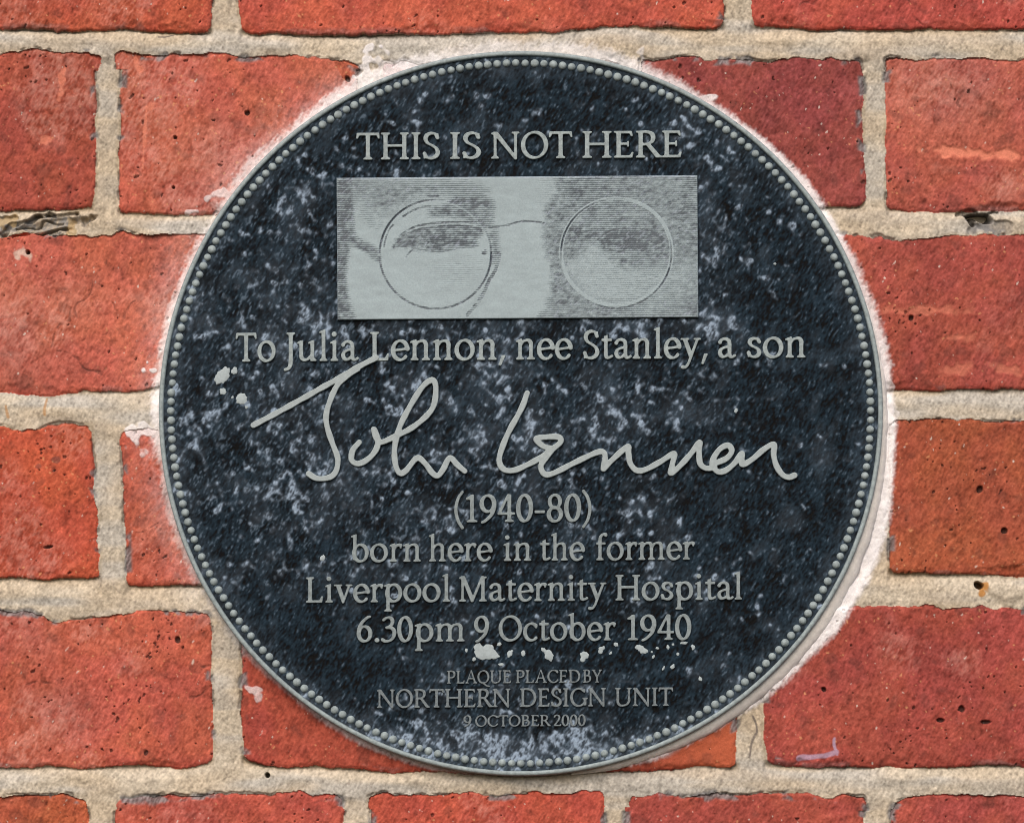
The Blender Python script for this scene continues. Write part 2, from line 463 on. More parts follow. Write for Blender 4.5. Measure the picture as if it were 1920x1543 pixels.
def zz(pts, ox, oy, z=3.4286):
    return np.array([(ox + x / z, oy + y / z) for x, y in pts], float)
A_, B_ = (420, 600), (960, 600)
SIGN = [
    (zz([(190, 678), (330, 605), (520, 500), (640, 432), (720, 388), (850, 312), (978, 245)], *A_), 5.3),
    (zz([(860, 318), (790, 362), (725, 430), (680, 530), (657, 620), (667, 700), (700, 800), (732, 890), (722, 970), (680, 1012), (600, 1020), (545, 990)], *A_), 5.2),
    (zz([(870, 788), (828, 840), (822, 903), (865, 925), (930, 893), (980, 830), (990, 765), (966, 708)], *A_), 5.3),
    (zz([(962, 705), (978, 755), (1010, 787), (1090, 755), (1200, 700), (1290, 630), (1345, 560), (1362, 470), (1355, 402), (1325, 392), (1270, 440), (1195, 560), (1130, 690), (1098, 820), (1103, 930), (1130, 985), (1170, 970), (1240, 890), (1290, 920), (1340, 985), (1375, 1003), (1410, 960), (1452, 888), (1500, 932), (1548, 973)], *A_), 5.3),
    (zz([(98, 472), (70, 550), (30, 630), (-10, 700), (-55, 800), (-82, 900), (-55, 960), (10, 968), (100, 932), (180, 888), (262, 830), (312, 786), (300, 755), (225, 754), (158, 764), (178, 795), (212, 818), (258, 828)], *B_), 5.3),
    (zz([(262, 832), (215, 890), (185, 945), (212, 993), (270, 985), (400, 920), (540, 855), (588, 852), (598, 885), (588, 958)], *B_), 5.3),
    (zz([(588, 958), (650, 895), (742, 815), (748, 855), (760, 922), (800, 968), (860, 962), (950, 915), (1040, 862), (1030, 930), (1022, 985), (1080, 938), (1150, 860), (1205, 790), (1202, 850), (1210, 925), (1250, 955), (1300, 948)], *B_), 5.3),
    (zz([(1300, 925), (1380, 890), (1412, 842), (1388, 808), (1340, 828), (1300, 880), (1288, 930), (1320, 975), (1370, 970), (1430, 922), (1478, 860), (1478, 928), (1540, 900), (1620, 832), (1682, 802), (1682, 870), (1700, 940), (1740, 998), (1780, 1012), (1815, 1000)], *B_), 5.3),
]
def stroke_loops(strokes, seed=3):
    """Outline of round strokes joined in one shape."""
    allp = np.concatenate([s[0] for s in strokes])
    x0, y0 = allp.min(0) - 12
    x1, y1 = allp.max(0) + 12
    R = 2.0
    w, h = int((x1 - x0) * R), int((y1 - y0) * R)
    m = np.zeros((h, w))
    for pts, r in strokes:
        d = spline(pts, False, 0.7)
        for i, (x, y) in enumerate(d):
            cx, cy = (x - x0) * R, (y - y0) * R
            rr = (r + 0.35 * math.sin(i * 0.11 + cx * 0.01)) * R
            a, b = max(int(cy - rr) - 1, 0), int(cy + rr) + 2
            c, e = max(int(cx - rr) - 1, 0), int(cx + rr) + 2
            yy, xx = np.ogrid[a:b, c:e]
            m[a:b, c:e] = np.maximum(m[a:b, c:e], ((xx - cx) ** 2 + (yy - cy) ** 2 <= rr * rr)[:h - a, :w - c])
    f = blur(m, 1.6)
    return [np.stack([lp[::2, 1] / R + x0, lp[::2, 0] / R + y0], 1) for lp in contours(f)]
TEXT.append(('signature', stroke_loops(SIGN)))
# ------------------------------------------------------------------ the brick wall, as one relief split into brickwork and mortar
STEP = 1.45
U0, U1, V0, V1 = -170.0, 2090.0, -150.0, 1695.0
us = np.arange(U0, U1, STEP)
vs = np.arange(V0, V1, STEP)
SH = (len(vs), len(us))
UU, VV = np.meshgrid(us, vs)
UU = UU.astype(np.float32); VV = VV.astype(np.float32)
def pxn(px, py=None, ang=0, octaves=1, rough=0.5, seed=0):
    return noise(SH, px / STEP, None if py is None else py / STEP, ang, octaves, rough, seed)

BED = [  # (top edge of the bed joint, bottom edge)
    ([(-200, -305), (2200, -305)], [(-200, -250), (2200, -250)]),
    ([(-200, 55), (0, 55), (250, 54), (430, 63), (640, 64), (900, 62), (1200, 49), (1400, 52), (1650, 54), (2100, 55)],
     [(-200, 110), (0, 110), (70, 97), (120, 98), (180, 108), (260, 104), (340, 97), (440, 103), (600, 118), (640, 121), (700, 115), (1000, 115), (1200, 116), (1400, 108), (1600, 108), (1660, 112), (1920, 115), (2100, 112)]),
    ([(-200, 393), (0, 393), (175, 392), (230, 396), (400, 400), (1400, 388), (1618, 386), (1700, 394), (2100, 392)],
     [(-200, 450), (50, 447), (150, 441), (300, 447), (420, 442), (1500, 438), (1600, 443), (1750, 448), (1800, 442), (2100, 440)]),
    ([(-200, 732), (0, 732), (100, 736), (290, 727), (1500, 731), (1640, 731), (2100, 726)],
     [(-200, 792), (0, 795), (100, 800), (165, 800), (220, 811), (300, 808), (1600, 791), (2100, 788)]),
    ([(-200, 1083), (170, 1083), (185, 1088), (235, 1095), (370, 1098), (1600, 1078), (1680, 1074), (2100, 1076)],
     [(-200, 1146), (0, 1146), (60, 1149), (100, 1160), (230, 1159), (280, 1150), (350, 1149), (1500, 1140), (1700, 1140), (2100, 1139)]),
    ([(-200, 1436), (200, 1435), (340, 1438), (395, 1425), (470, 1430), (640, 1440), (1000, 1448), (1300, 1440), (1400, 1437), (1600, 1435), (2100, 1434)],
     [(-200, 1493), (0, 1493), (150, 1490), (250, 1492), (640, 1490), (700, 1492), (900, 1488), (1100, 1487), (1500, 1490), (1600, 1496), (1660, 1492), (2100, 1492)]),
    ([(-200, 1785), (2200, 1785)], [(-200, 1840), (2200, 1840)]),
]
ROWS = [  # bricks of each course: left edge at top, at bottom, right edge at top, at bottom, colour as photographed
    [(-560, -560, 405, 396, (188, 82, 62)), (447, 452, 1362, 1357, (192, 84, 68)), (1401, 1409, 2360, 2360, (182, 75, 67))],
    [(-300, -300, 181, 174, (173, 77, 65)), (226, 223, 672, 674, (190, 90, 74)), (716, 716, 1165, 1165, (170, 75, 68)), (1205, 1205, 1617, 1620, (152, 68, 69)), (1661, 1665, 2115, 2115, (182, 86, 76))],
    [(-560, -560, 402, 402, (195, 94, 78)), (452, 452, 1362, 1362, (180, 80, 70)), (1408, 1408, 2360, 2360, (168, 75, 67))],
    [(-300, -300, 166, 188, (187, 78, 56)), (228, 240, 672, 672, (188, 82, 62)), (715, 715, 1165, 1165, (180, 80, 65)), (1205, 1205, 1612, 1612, (170, 76, 60)), (1668, 1668, 2115, 2115, (168, 80, 57))],
    [(-560, -560, 398, 396, (190, 86, 71)), (455, 455, 1382, 1382, (172, 71, 60)), (1434, 1434, 2360, 2360, (166, 70, 64))],
    [(-300, -300, 165, 170, (188, 88, 60)), (215, 217, 640, 640, (182, 78, 66)), (695, 695, 1133, 1133, (190, 78, 64)), (1175, 1175, 1622, 1618, (172, 74, 66)), (1672, 1672, 2115, 2115, (174, 74, 69))],
]
LIT = 1.12     # how much light the wall gets, to turn photographed colours into surface colours

def ip(pts, x):
    a = np.array(pts, float)
    return np.interp(x, a[:, 0], a[:, 1])
bt = np.array([ip(t, us) for t, b in BED])
bb = np.array([ip(b, us) for t, b in BED])

n_edge = 3.2 * pxn(48, seed=1) + 1.4 * pxn(16, seed=2) + 0.6 * pxn(6, seed=3)
n_edge2 = 2.4 * pxn(60, seed=4) + 1.2 * pxn(18, seed=5) + 0.6 * pxn(6, seed=6)
D = np.full(SH, -40.0, np.float32)
BCOL = np.zeros(SH + (3,), np.float32)
BOFF = np.zeros(SH, np.float32)
r_b = np.random.default_rng(5)
DTOP = np.full(SH, 99.0, np.float32)
DBOT = np.full(SH, 99.0, np.float32)
for ri, row in enumerate(ROWS):
    yt, yb_ = bb[ri][None, :], bt[ri + 1][None, :]
    t = np.clip((VV - yt) / (yb_ - yt), 0, 1)
    dv_t, dv_b = VV - yt, yb_ - VV
    for xl0, xl1, xr0, xr1, c in row:
        off = r_b.uniform(-1.5, 2.5)
        dl, dr = UU - lerp(xl0, xl1, t), lerp(xr0, xr1, t) - UU
        # rounded corners: soft minimum of the four distances
        q = 7.0
        ds = [np.clip(dl, -30, 60), np.clip(dr, -30, 60), np.clip(dv_t, -30, 60), np.clip(dv_b, -30, 60)]
        dd = -q * np.log(sum(np.exp(-x / q) for x in ds))
        m = dd > D
        D = np.where(m, dd, D)
        DTOP = np.where(m, dv_t, DTOP)
        DBOT = np.where(m, dv_b, DBOT)
        col = srgb(*c) / LIT
        BCOL[m] = col
        BOFF = np.where(m, off, BOFF)
D = D + 1.5 + np.where(DTOP < 25, n_edge, 0.75 * n_edge2)
is_brick = D > 0
din = np.maximum(D, 0)

# where in a bed joint (0 top, 1 bottom), where in an upright joint
tb = np.full(SH, -1.0, np.float32)
wbed = np.zeros(SH, np.float32)
for i in range(len(BED)):
    t = (VV - bt[i][None, :]) / (bb[i] - bt[i])[None, :]
    wbed = np.maximum(wbed, sstep(-0.3, 0.0, t) * (1 - sstep(1.0, 1.3, t)))
    tb = np.where((t > -0.35) & (t < 1.35), np.clip(t, 0, 1), tb)
inbed = tb >= 0

# ---- relief, in photo pixels, out of the wall
grain = pxn(3.2, seed=10)
streak = pxn(7, 2.6, -58, seed=11)
mid = pxn(14, octaves=2, seed=12)
low = pxn(110, octaves=2, seed=13)
low2 = pxn(70, octaves=3, seed=14)
pitn = pxn(5.5, 4.0, -50, seed=15) + 0.4 * pxn(60, seed=16)
pits = sstep(2.8, 3.15, pitn)
pit2 = sstep(2.8, 3.2, pxn(8, 6, -50, seed=17) + 0.3 * low)
hb = BOFF + 1.3 * low + 0.28 * mid + 0.20 * grain + 0.12 * streak - 4.0 * pits - 4.0 * pit2
hb -= 2.6 * (1 - sstep(0, 6 + 3 * np.clip(mid, -1, 1), din)) ** 1.4
above = np.zeros(SH, np.float32)                                  # is there a brick right above this part of a bed joint?
for ri, row in enumerate(ROWS):
    cov = np.zeros(len(us))
    for _, xl, _, xr, _ in row:
        cov = np.maximum(cov, sstep(-6, 4, us - xl) * sstep(-6, 4, xr - us))
    sel = (VV > bt[ri + 1][None, :] - 14) & (VV < bb[ri + 1][None, :] + 14)
    above = np.where(sel, cov[None, :], above)
low_edge = 1 - sstep(0, 16, DBOT + 3 * mid)                      # worn lower arris; also masks the shade painted along it
hb -= 3.5 * low_edge * np.clip(0.4 + 0.6 * pxn(70, seed=18), 0, 1.4)
hm_bed = lerp(-1.5 - 10.5 * above, 1.0, sstep(-0.1, 0.5, tb) ** .8) + 1.0 * pxn(60, 20, seed=19) + 0.25 * pxn(10, seed=20) + 0.22 * grain
lump = sstep(1.5, 2.6, pxn(55, seed=21))
hm_up = -1.5 + 1.2 * pxn(40, seed=22) + 0.25 * pxn(10, seed=23) + 0.22 * grain
hm = lerp(hm_up, hm_bed, wbed) + 4 * lump

# crack between mortar and the brick below it or beside it
crn = pxn(75, 30, seed=24) + 0.5 * pxn(14, seed=25)
crack = (1 - sstep(1.0, 4.0, np.abs(D + 1.2))) * sstep(0.55, 1.0, crn) * np.where(DBOT < 14, 0.4, 0.8)
grit = (1 - sstep(4.0, 12.0, np.abs(D - 2.0))) * sstep(0.75, 1.3, pxn(60, 26, seed=26) + 0.35 * mid) * np.where(DBOT < 14, 0.3, 1.0)

def spot(u, v, rx, ry=None, ang=0, wob=0.25, soft=0.2):
    ry = rx if ry is None else ry
    a = math.radians(ang)
    x, y = UU - u, VV - v
    p, q = x * math.cos(a) + y * math.sin(a), -x * math.sin(a) + y * math.cos(a)
    r = np.sqrt((p / rx) ** 2 + (q / ry) ** 2) + wob * 0.5 * mid
    return 1 - sstep(0.95 - soft, 0.95 + soft, r)
def seg(pts, w, wob=2.0):
    out = np.full(SH, 1e3, np.float32)
    x = UU + wob * pxn(22, seed=31); y = VV + wob * pxn(22, seed=32)
    for (xa, ya), (xb, yb) in zip(pts[:-1], pts[1:]):
        dx, dy = xb - xa, yb - ya
        t = np.clip(((x - xa) * dx + (y - ya) * dy) / (dx * dx + dy * dy), 0, 1)
        out = np.minimum(out, np.hypot(x - xa - t * dx, y - ya - t * dy))
    return 1 - sstep(w * 0.5, w, out)

HOLE = [(1838, 409, 24, 10, 8, 30.0), (1823, 416, 9, 9, 0, 22.0), (1835, 1097, 9, 7, 20, 26.0), (502, 1452, 5, 5, 0, 22.0), (52, 473, 4.5, 4.5, 0, 18.0),
        (1545, 1293, 6, 5, 40, 10.0), (1803, 1329, 7, 6, 40, 10.0), (1850, 1353, 10, 4, 0, 8.0), (1763, 1350, 7, 4, 0, 8.0), (1837, 918, 5, 7, 20, 10.0), (1883, 995, 6, 6, 0, 10.0),
        (92, 1025, 10, 3, -8, 8.0), (333, 1200, 5, 7, 0, 9.0), (652, 148, 4, 6, -30, 10.0), (463, 212, 4, 4, 0, 9.0), (328, 258, 3.5, 3.5, 0, 9.0), (325, 352, 3.5, 3.5, 0, 9.0), (1708, 597, 5, 6, 30, 9.0)]
hole = np.zeros(SH, np.float32)
holed = np.zeros(SH, np.float32)
for u, v, rx, ry, an, dep in HOLE:
    s = spot(u, v, rx, ry, an)
    hole = np.maximum(hole, s)
    holed = np.maximum(holed, s * dep)
chip = np.maximum(spot(85, 420, 75, 17, -6, 0.5), spot(10, 418, 30, 16, 0, 0.5))          # mortar fallen out
chipd = np.maximum.reduce([seg([(0, 436), (40, 410), (90, 404), (140, 402)], 5, 4.0), seg([(20, 440), (70, 436), (128, 428)], 3.5, 4.0), 0.8 * seg([(30, 424), (80, 418), (118, 420)], 2.5, 5.0)])
chipd = np.maximum(chipd, seg([(1795, 405), (1830, 402), (1870, 400)], 5, 4.0))
chip2 = spot(1850, 425, 42, 20, 10, 0.5)
CR = np.zeros(SH, np.float32)
for p, w in (([(200, 470), (192, 520), (150, 555), (140, 600)], 3.2), ([(150, 555), (100, 640), (96, 668)], 2.6), ([(192, 520), (215, 590), (225, 612)], 2.4),
             ([(250, 560), (225, 612), (158, 635)], 2.0), ([(60, 535), (85, 550)], 3.5), ([(115, 660), (200, 700), (215, 690)], 3.0),
             ([(50, 1287), (75, 1280), (100, 1276)], 3.0), ([(350, 1253), (395, 1250)], 2.6), ([(355, 1300), (395, 1303)], 2.6), ([(105, 370), (140, 355)], 3.5), ([(235, 305), (268, 322)], 3.0),
             ([(240, 998), (270, 985), (300, 978)], 1.8), ([(1700, 0), (1712, 30), (1730, 50)], 3.5), ([(1495, 20), (1510, 8), (1530, 2)], 2.2), ([(1790, 160), (1800, 195)], 3.0)):
    CR = np.maximum(CR, seg(p, w, 5.0))
CR = CR * sstep(-0.5, 0.7, pxn(16, octaves=2, seed=55))
HGT = np.where(is_brick, hb, hm) - 4.0 * crack - 1.5 * grit
HGT = HGT - holed - (13.0 + 5.0 * pxn(40, 9, -8, seed=56)) * chip * ~is_brick - 8 * chipd - 6.0 * chip2 * ~is_brick - 1.5 * CR * is_brick
gouge = np.maximum(spot(1800, 284, 52, 8, 4, 0.7, .55), spot(1890, 290, 50, 8, 4, 0.7, .55)) * is_brick
gouge2 = np.maximum.reduce([spot(1745, 583, 60, 6, 0, 1.0, .6), spot(1800, 632, 20, 7, 0, 1.0, .6), spot(1795, 692, 26, 8, -8, 1.0, .6), spot(1895, 692, 30, 8, 6, 1.0, .6)]) * is_brick
HGT -= 2.2 * gouge + 1.0 * gouge2

# ---- colour of the surface
lum = BCOL.mean(-1, keepdims=True)
C = lerp(BCOL, lum * np.array([1.15, 1.0, 0.92], np.float32), 0.12) * np.array([0.92, 0.93, 0.82], np.float32)
hue = np.clip(0.5 * pxn(12, 6, -50, octaves=2, seed=53) + 0.35 * streak + 0.3 * pxn(5, seed=54), -2, 2)[..., None]
C = C * (1 + hue * np.array([0.04, 0.08, 0.09], np.float32))
C = C * (1 + 0.07 * mid + 0.08 * grain + 0.10 * streak + 0.05 * low)[..., None]
orange = np.array([1.04, 1.10, 0.96], np.float32)
crims = np.array([0.97, 0.92, 1.02], np.float32)
mixw = sstep(-1.5, 1.5, low2)[..., None]
C = C * lerp(np.ones(3, np.float32), lerp(crims, orange, mixw), 0.7)
grad = sstep(1150, 1330, UU) * ((VV > 1140) & (VV < 1440) & (UU < 1400))
C = lerp(C, (srgb(184, 96, 66) / LIT).astype(np.float32), (0.85 * grad)[..., None])
wear = sstep(0.3, 2.0, pxn(120, octaves=3, seed=40) + 0.6 * (UU < 700) * (VV < 700) - 0.3)
bloom = np.clip(wear * (0.16 + 0.10 * streak + 0.08 * mid), 0, 0.4)
for u, v, rx, ry, k in ((30, 610, 60, 90, .30), (130, 560, 60, 50, .15), (400, 290, 80, 60, .25), (1770, 160, 110, 70, .25), (110, 1350, 60, 60, .25), (60, 1200, 60, 50, .12)):
    bloom = np.maximum(bloom, k * np.exp(-((UU - u) / rx) ** 2 - ((VV - v) / ry) ** 2) * np.clip(1 + 0.35 * streak + 0.3 * mid, 0.2, 2))
C = lerp(C, np.array([0.50, 0.32, 0.265], np.float32), np.clip(0.8 * bloom, 0, .5)[..., None])
spk = sstep(2.3, 3.0, pxn(4.2, seed=41) + 0.25 * low)
spkw = sstep(2.75, 3.1, pxn(5, 2.6, -58, seed=42))
C = lerp(C, np.array([0.62, 0.30, 0.14], np.float32), (0.55 * spk)[..., None])
C = lerp(C, np.array([0.62, 0.55, 0.48], np.float32), (0.7 * spkw)[..., None])
dk = np.clip(0.75 * pits + 0.7 * pit2 + 0.42 * CR + 0.30 * sstep(1.0, 2.2, pxn(22, octaves=2, seed=43)), 0, 0.9)
C = lerp(C, np.array([0.055, 0.028, 0.024], np.float32), dk[..., None])
C = lerp(C, C * np.array([0.75, 0.5, 0.45], np.float32), (0.4 * low_edge * sstep(-0.6, 0.8, pxn(60, seed=44)))[..., None])  # shade on the underside of each brick, put into the colour
fresh = (srgb(224, 136, 110) / LIT).astype(np.float32)
C = lerp(C, fresh, (0.85 * gouge + 0.7 * gouge2 * (0.6 + .4 * np.clip(mid, 0, 1)))[..., None])
for u, v, rx, ry, a in ((285, 200, 10, 8, -40), (262, 130, 14, 7, 60), (272, 240, 3, 60, 4), (88, 270, 12, 10, 30), (115, 155, 6, 26, 10)):
    C = lerp(C, fresh, (0.6 * spot(u, v, rx, ry, a, 0.9))[..., None])
lil = np.maximum(seg([(1497, 1421), (1545, 1418), (1570, 1408)], 6), seg([(1570, 1412), (1566, 1385)], 4))
C = lerp(C, (srgb(176, 150, 170) / LIT).astype(np.float32), (0.8 * lil)[..., None])
C = lerp(C, (srgb(214, 196, 180) / LIT).astype(np.float32), (0.7 * np.maximum(spot(43, 476, 16, 12, 20, .6), spot(362, 1240, 3, 7, 20)))[..., None])
C = lerp(C, (srgb(96, 66, 62) / LIT).astype(np.float32), (0.6 * np.maximum(spot(105, 863, 9, 7), spot(72, 875, 7, 7)))[..., None])

mort = (srgb(194, 181, 161) / LIT).astype(np.float32)
mortg = (srgb(179, 173, 163) / LIT).astype(np.float32)
mortb = (srgb(183, 164, 138) / LIT).astype(np.float32)
mg = sstep(-0.6, 1.2, pxn(160, 26, 0, octaves=2, seed=45))[..., None]
CM = lerp(mort, mortg, 0.9 * mg)
mb = lerp(0.35 + 0.25 * np.clip(pxn(60, seed=47), -1, 1), 0.55 * sstep(-0.5, 1.6, pxn(90, 30, seed=46)), wbed)
CM = lerp(CM, mortb, np.clip(mb, 0, .8)[..., None])
CM = CM * (1 + 0.03 * mid + 0.10 * grain + 0.10 * streak)[..., None]
sand = sstep(2.0, 2.8, pxn(3.6, seed=48))
CM = lerp(CM, np.array([0.24, 0.20, 0.17], np.float32), (0.5 * sand)[..., None])
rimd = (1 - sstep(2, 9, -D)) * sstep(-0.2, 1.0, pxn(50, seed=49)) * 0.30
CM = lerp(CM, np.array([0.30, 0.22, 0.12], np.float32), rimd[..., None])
CM = lerp(CM, np.array([0.19, 0.185, 0.18], np.float32), (np.clip(chip * (0.65 + 0.3 * streak + .2 * mid), 0, .9))[..., None])
CM = lerp(CM, np.array([0.17, 0.165, 0.165], np.float32), (np.clip(chip2 * (0.7 + 0.2 * mid), 0, .9))[..., None])
CM = lerp(CM, np.array([0.05, 0.045, 0.042], np.float32), (0.6 * chipd)[..., None])
CM = lerp(CM, np.array([0.42, 0.30, 0.15], np.float32), (0.7 * np.maximum(spot(10, 415, 26, 12, -30, .7), spot(135, 425, 10, 18, 0, .6)))[..., None])
rust = np.maximum(spot(1846, 1100, 13, 11, 0, .6), spot(1842, 1112, 7, 9, 0, .5))
CM = lerp(CM, np.array([0.40, 0.16, 0.02], np.float32), (0.85 * rust)[..., None])
for p in ([(88, 750), (84, 775)], [(15, 760), (17, 780)]):
    CM = lerp(CM, np.array([0.40, 0.20, 0.07], np.float32), (0.7 * seg(p, 3.0))[..., None])
CM = lerp(CM, np.array([0.12, 0.10, 0.09], np.float32), (0.8 * np.maximum(seg([(300, 68), (325, 66)], 2.5), seg([(1410, 1340), (1416, 1370), (1402, 1420)], 2.6)))[..., None])

COLR = np.where(is_brick[..., None], C, CM)
COLR = lerp(COLR, np.array([0.06, 0.055, 0.052], np.float32), (np.clip(crack * 0.7, 0, 1))[..., None])
COLR = lerp(COLR, np.array([0.15, 0.145, 0.145], np.float32) * (1 + 0.4 * np.clip(streak, -1, 1.5))[..., None], (0.85 * np.clip(grit, 0, 1))[..., None])
COLR = lerp(COLR, np.array([0.03, 0.025, 0.022], np.float32), (0.85 * hole)[..., None])

# ---- white paint brushed and sprayed on the wall round the plaque (angle clockwise from the top)
PCX, PCY, PR = 976.5, 775.0, 679.0
ang = np.degrees(np.arctan2(UU - PCX, PCY - VV)) % 360
rho = np.hypot(UU - PCX, VV - PCY) - PR
tab = np.array([  # angle, full white width, soft fringe, strength
    (0, 8, 10, .55), (8, 14, 10, .7), (16, 16, 12, .85), (22, 10, 12, .75), (30, 4, 8, .75), (45, 7, 8, .85), (60, 7, 9, .85), (70, 9, 11, .75), (80, 16, 10, .85), (90, 21, 7, .95), (100, 29, 7, 1),
    (108, 40, 8, 1), (116, 42, 8, 1), (124, 36, 8, 1), (132, 25, 8, 1), (142, 18, 8, 1), (150, 12, 7, .95), (158, 14, 8, .9), (166, 9, 7, .85), (174, 3, 5, .6), (184, 1, 4, .4), (196, 5, 6, .55), (206, 8, 7, .6),
    (214, 5, 8, .5), (222, 1, 6, .35), (232, 3, 10, .45), (242, 5, 16, .55), (252, 5, 12, .6), (262, 5, 13, .7), (270, 10, 12, .9), (278, 4, 12, .9), (288, 5, 13, .8), (298, 5, 17, .8), (306, 4, 18, .75),
    (314, 5, 20, .75), (322, 5, 14, .8), (330, 11, 13, .8), (336, 18, 13, .8), (342, 15, 12, .75), (348, 10, 12, .6), (354, 12, 14, .6), (360, 8, 10, .55)])
ww, sf, st_ = (np.interp(ang, tab[:, 0], tab[:, i]) for i in (1, 2, 3))
nz = 0.28 * pxn(12, 4, -52, seed=50) + 0.26 * pxn(6, 3, -58, seed=51) + 0.2 * grain + 0.50 * pxn(60, seed=52)
x = (rho - ww) / sf - 0.42 * nz
white = np.where(rho > -60, (1 - sstep(-0.6, 1.15, x)) * st_, 0)
for u, v, rx, ry, k in ((282, 692, 9, 6, .9), (276, 680, 4, 4, .8), (268, 812, 34, 12, .75), (275, 850, 12, 14, .5), (690, 150, 18, 38, .8), (715, 125, 26, 16, .6), (420, 365, 20, 8, .6), (475, 1295, 12, 7, .5), (488, 1310, 8, 9, .4), (1660, 720, 14, 40, .5),
                        (1200, 130, 22, 22, .5), (360, 398, 14, 5, .6), (1330, 185, 18, 6, .7)):
    white = np.maximum(white, k * spot(u, v, rx, ry, 0, 0.9))
soft = 0.30 * np.exp(-np.clip(rho, 0, None) / 26.0) * ((ang > 236) & (ang < 332)) * np.clip(0.8 + 0.5 * nz, 0.1, 1.6)
white = np.maximum(white, np.clip(soft, 0, .6))
wcol = np.array([0.80, 0.76, 0.755], np.float32) * (1 + 0.05 * mid + 0.04 * streak)[..., None]
COLR = lerp(COLR, np.where((ang < 30)[..., None] | (ang > 350)[..., None], wcol * 0.88, wcol), np.clip(white, 0, 0.97)[..., None])
HGT = HGT + 2.0 * white
# behind the plaque the wall is packed level
under = sstep(0, -14, rho)
HGT = lerp(HGT, -2.0, under)
COLR = np.clip(COLR, 0.012, 0.82)

Xw = (UU - W / 2) * S
Zw = (H / 2 - VV) * S
co = np.stack([Xw, -HGT * S, Zw], -1).reshape(-1, 3)
cl = COLR.reshape(-1, 3)
q = grid_quads(*SH)
keep = (rho.reshape(-1)[q] > -70).any(1)
q = q[keep]
bq = is_brick.reshape(-1)[q].sum(1) >= 2

wall = bpy.data.objects.new('brick_wall', None)
COL.objects.link(wall)
wall.location = (0, 0, Z0)
wall['label'] = 'weathered red brick wall with pale mortar joints and white paint smears around the plaque'
wall['category'] = 'wall'
wall['kind'] = 'thing'
c_, q_, k_ = compact(co, q[bq], cl)
link('brickwork', np_mesh('brickwork', c_, q_, k_), M_BRICK, wall)
c_, q_, k_ = compact(co, q[~bq], cl)
# the body of the wall behind the faces
x0, x1, z0, z1, ya, yb = Xw.min(), Xw.max(), Zw.min(), Zw.max(), 0.0085, 0.215
bx = np.array([(x0, ya, z0), (x1, ya, z0), (x1, ya, z1), (x0, ya, z1), (x0, yb, z0), (x1, yb, z0), (x1, yb, z1), (x0, yb, z1)], np.float32)
n0 = len(c_)
bqd = np.array([(0, 1, 2, 3), (5, 4, 7, 6), (4, 0, 3, 7), (1, 5, 6, 2), (3, 2, 6, 7), (4, 5, 1, 0)]) + n0
me = np_mesh('mortar', np.concatenate([c_, bx]), np.concatenate([q_, bqd]), np.concatenate([k_, np.tile(mort, (8, 1))]))
link('mortar', me, M_MORTAR, wall)
# ------------------------------------------------------------------ the plaque
HF = 21.0                                   # front of the plate above the wall, photo pixels
KP = (DIST - HF * S) / DIST                 # a thing nearer the camera is that much smaller for the same width in the photo
SP = S * KP
def world_at(u, v):
    x, z = (u - W / 2) * S, (H / 2 - v) * S
    return CAMX + (x - CAMX) * KP, CAMZ + (z - CAMZ) * KP
TILT = math.radians(-0.42)
plaque = bpy.data.objects.new('wall_plaque', None)
COL.objects.link(plaque)
_px, _pz = world_at(PCX, PCY)
plaque.location = (_px, 0, Z0 + _pz)
plaque.rotation_euler = (0, TILT, 0)
plaque['label'] = 'round dark grey metal memorial plaque with raised lettering, beaded rim and engraved eyes in spectacles'
plaque['category'] = 'plaque'
_c, _s = math.cos(TILT), math.sin(TILT)
def local(u, v):
    """Photo pixels to the plaque's own plane (pixels right, pixels up), the tilt taken out."""
    x, y = np.asarray(u, float) - PCX, PCY - np.asarray(v, float)
    return x * _c - y * _s, x * _s + y * _c

# plate face
PS = 1.45
ax = np.arange(-672, 672 + PS, PS)
PSH = (len(ax), len(ax))
LX, LY = np.meshgrid(ax, ax[::-1])
PU, PV = LX + PCX, PCY - LY
def ppn(px, py=None, ang=0, octaves=1, rough=0.5, seed=0):
    return noise(PSH, px / PS, None if py is None else py / PS, ang, octaves, rough, seed)
RR = np.hypot(LX, LY)
dens = np.full(PSH, 0.275)
for u, v, sx, sy, k in ((520, 600, 150, 200, .20), (400, 800, 110, 180, .10), (700, 780, 200, 130, .15), (1040, 800, 130, 110, .22), (760, 950, 160, 60, .14), (1230, 690, 90, 60, .14), (1250, 840, 160, 60, .10),
                        (1338, 480, 34, 130, .34), (960, 616, 330, 16, .32), (1000, 1402, 330, 30, .62), (720, 1375, 90, 30, .30), (1150, 1110, 140, 40, .10), (990, 1185, 90, 26, .2), (520, 400, 80, 80, .12),
                        (820, 175, 70, 50, .12), (1170, 285, 100, 30, .12), (700, 270, 70, 40, .12), (480, 900, 120, 120, .14), (620, 1090, 90, 40, .10), (1300, 260, 60, 60, .12), (980, 1270, 160, 26, .12), (970, 1330, 260, 20, .12), (820, 1040, 160, 40, .12),
                        (1510, 760, 110, 300, -.16), (680, 1240, 150, 50, -.26), (1275, 1240, 90, 50, -.34), (1020, 1225, 130, 22, -.2), (1080, 700, 70, 40, -.08), (560, 1200, 90, 90, -.14), (1000, 215, 220, 40, -.08), (1500, 1060, 90, 120, -.12), (540, 500, 40, 90, -.06)):
    dens += k * np.exp(-0.5 * ((PU - u) / sx) ** 2 - 0.5 * ((PV - v) / sy) ** 2)
pA = ppn(7.5, 2.8, -58, seed=60)
pA2 = ppn(4.2, 2.0, -58, seed=61)
pB = ppn(9, seed=62)
pC = ppn(60, octaves=2, seed=63)
pD = ppn(30, seed=68)
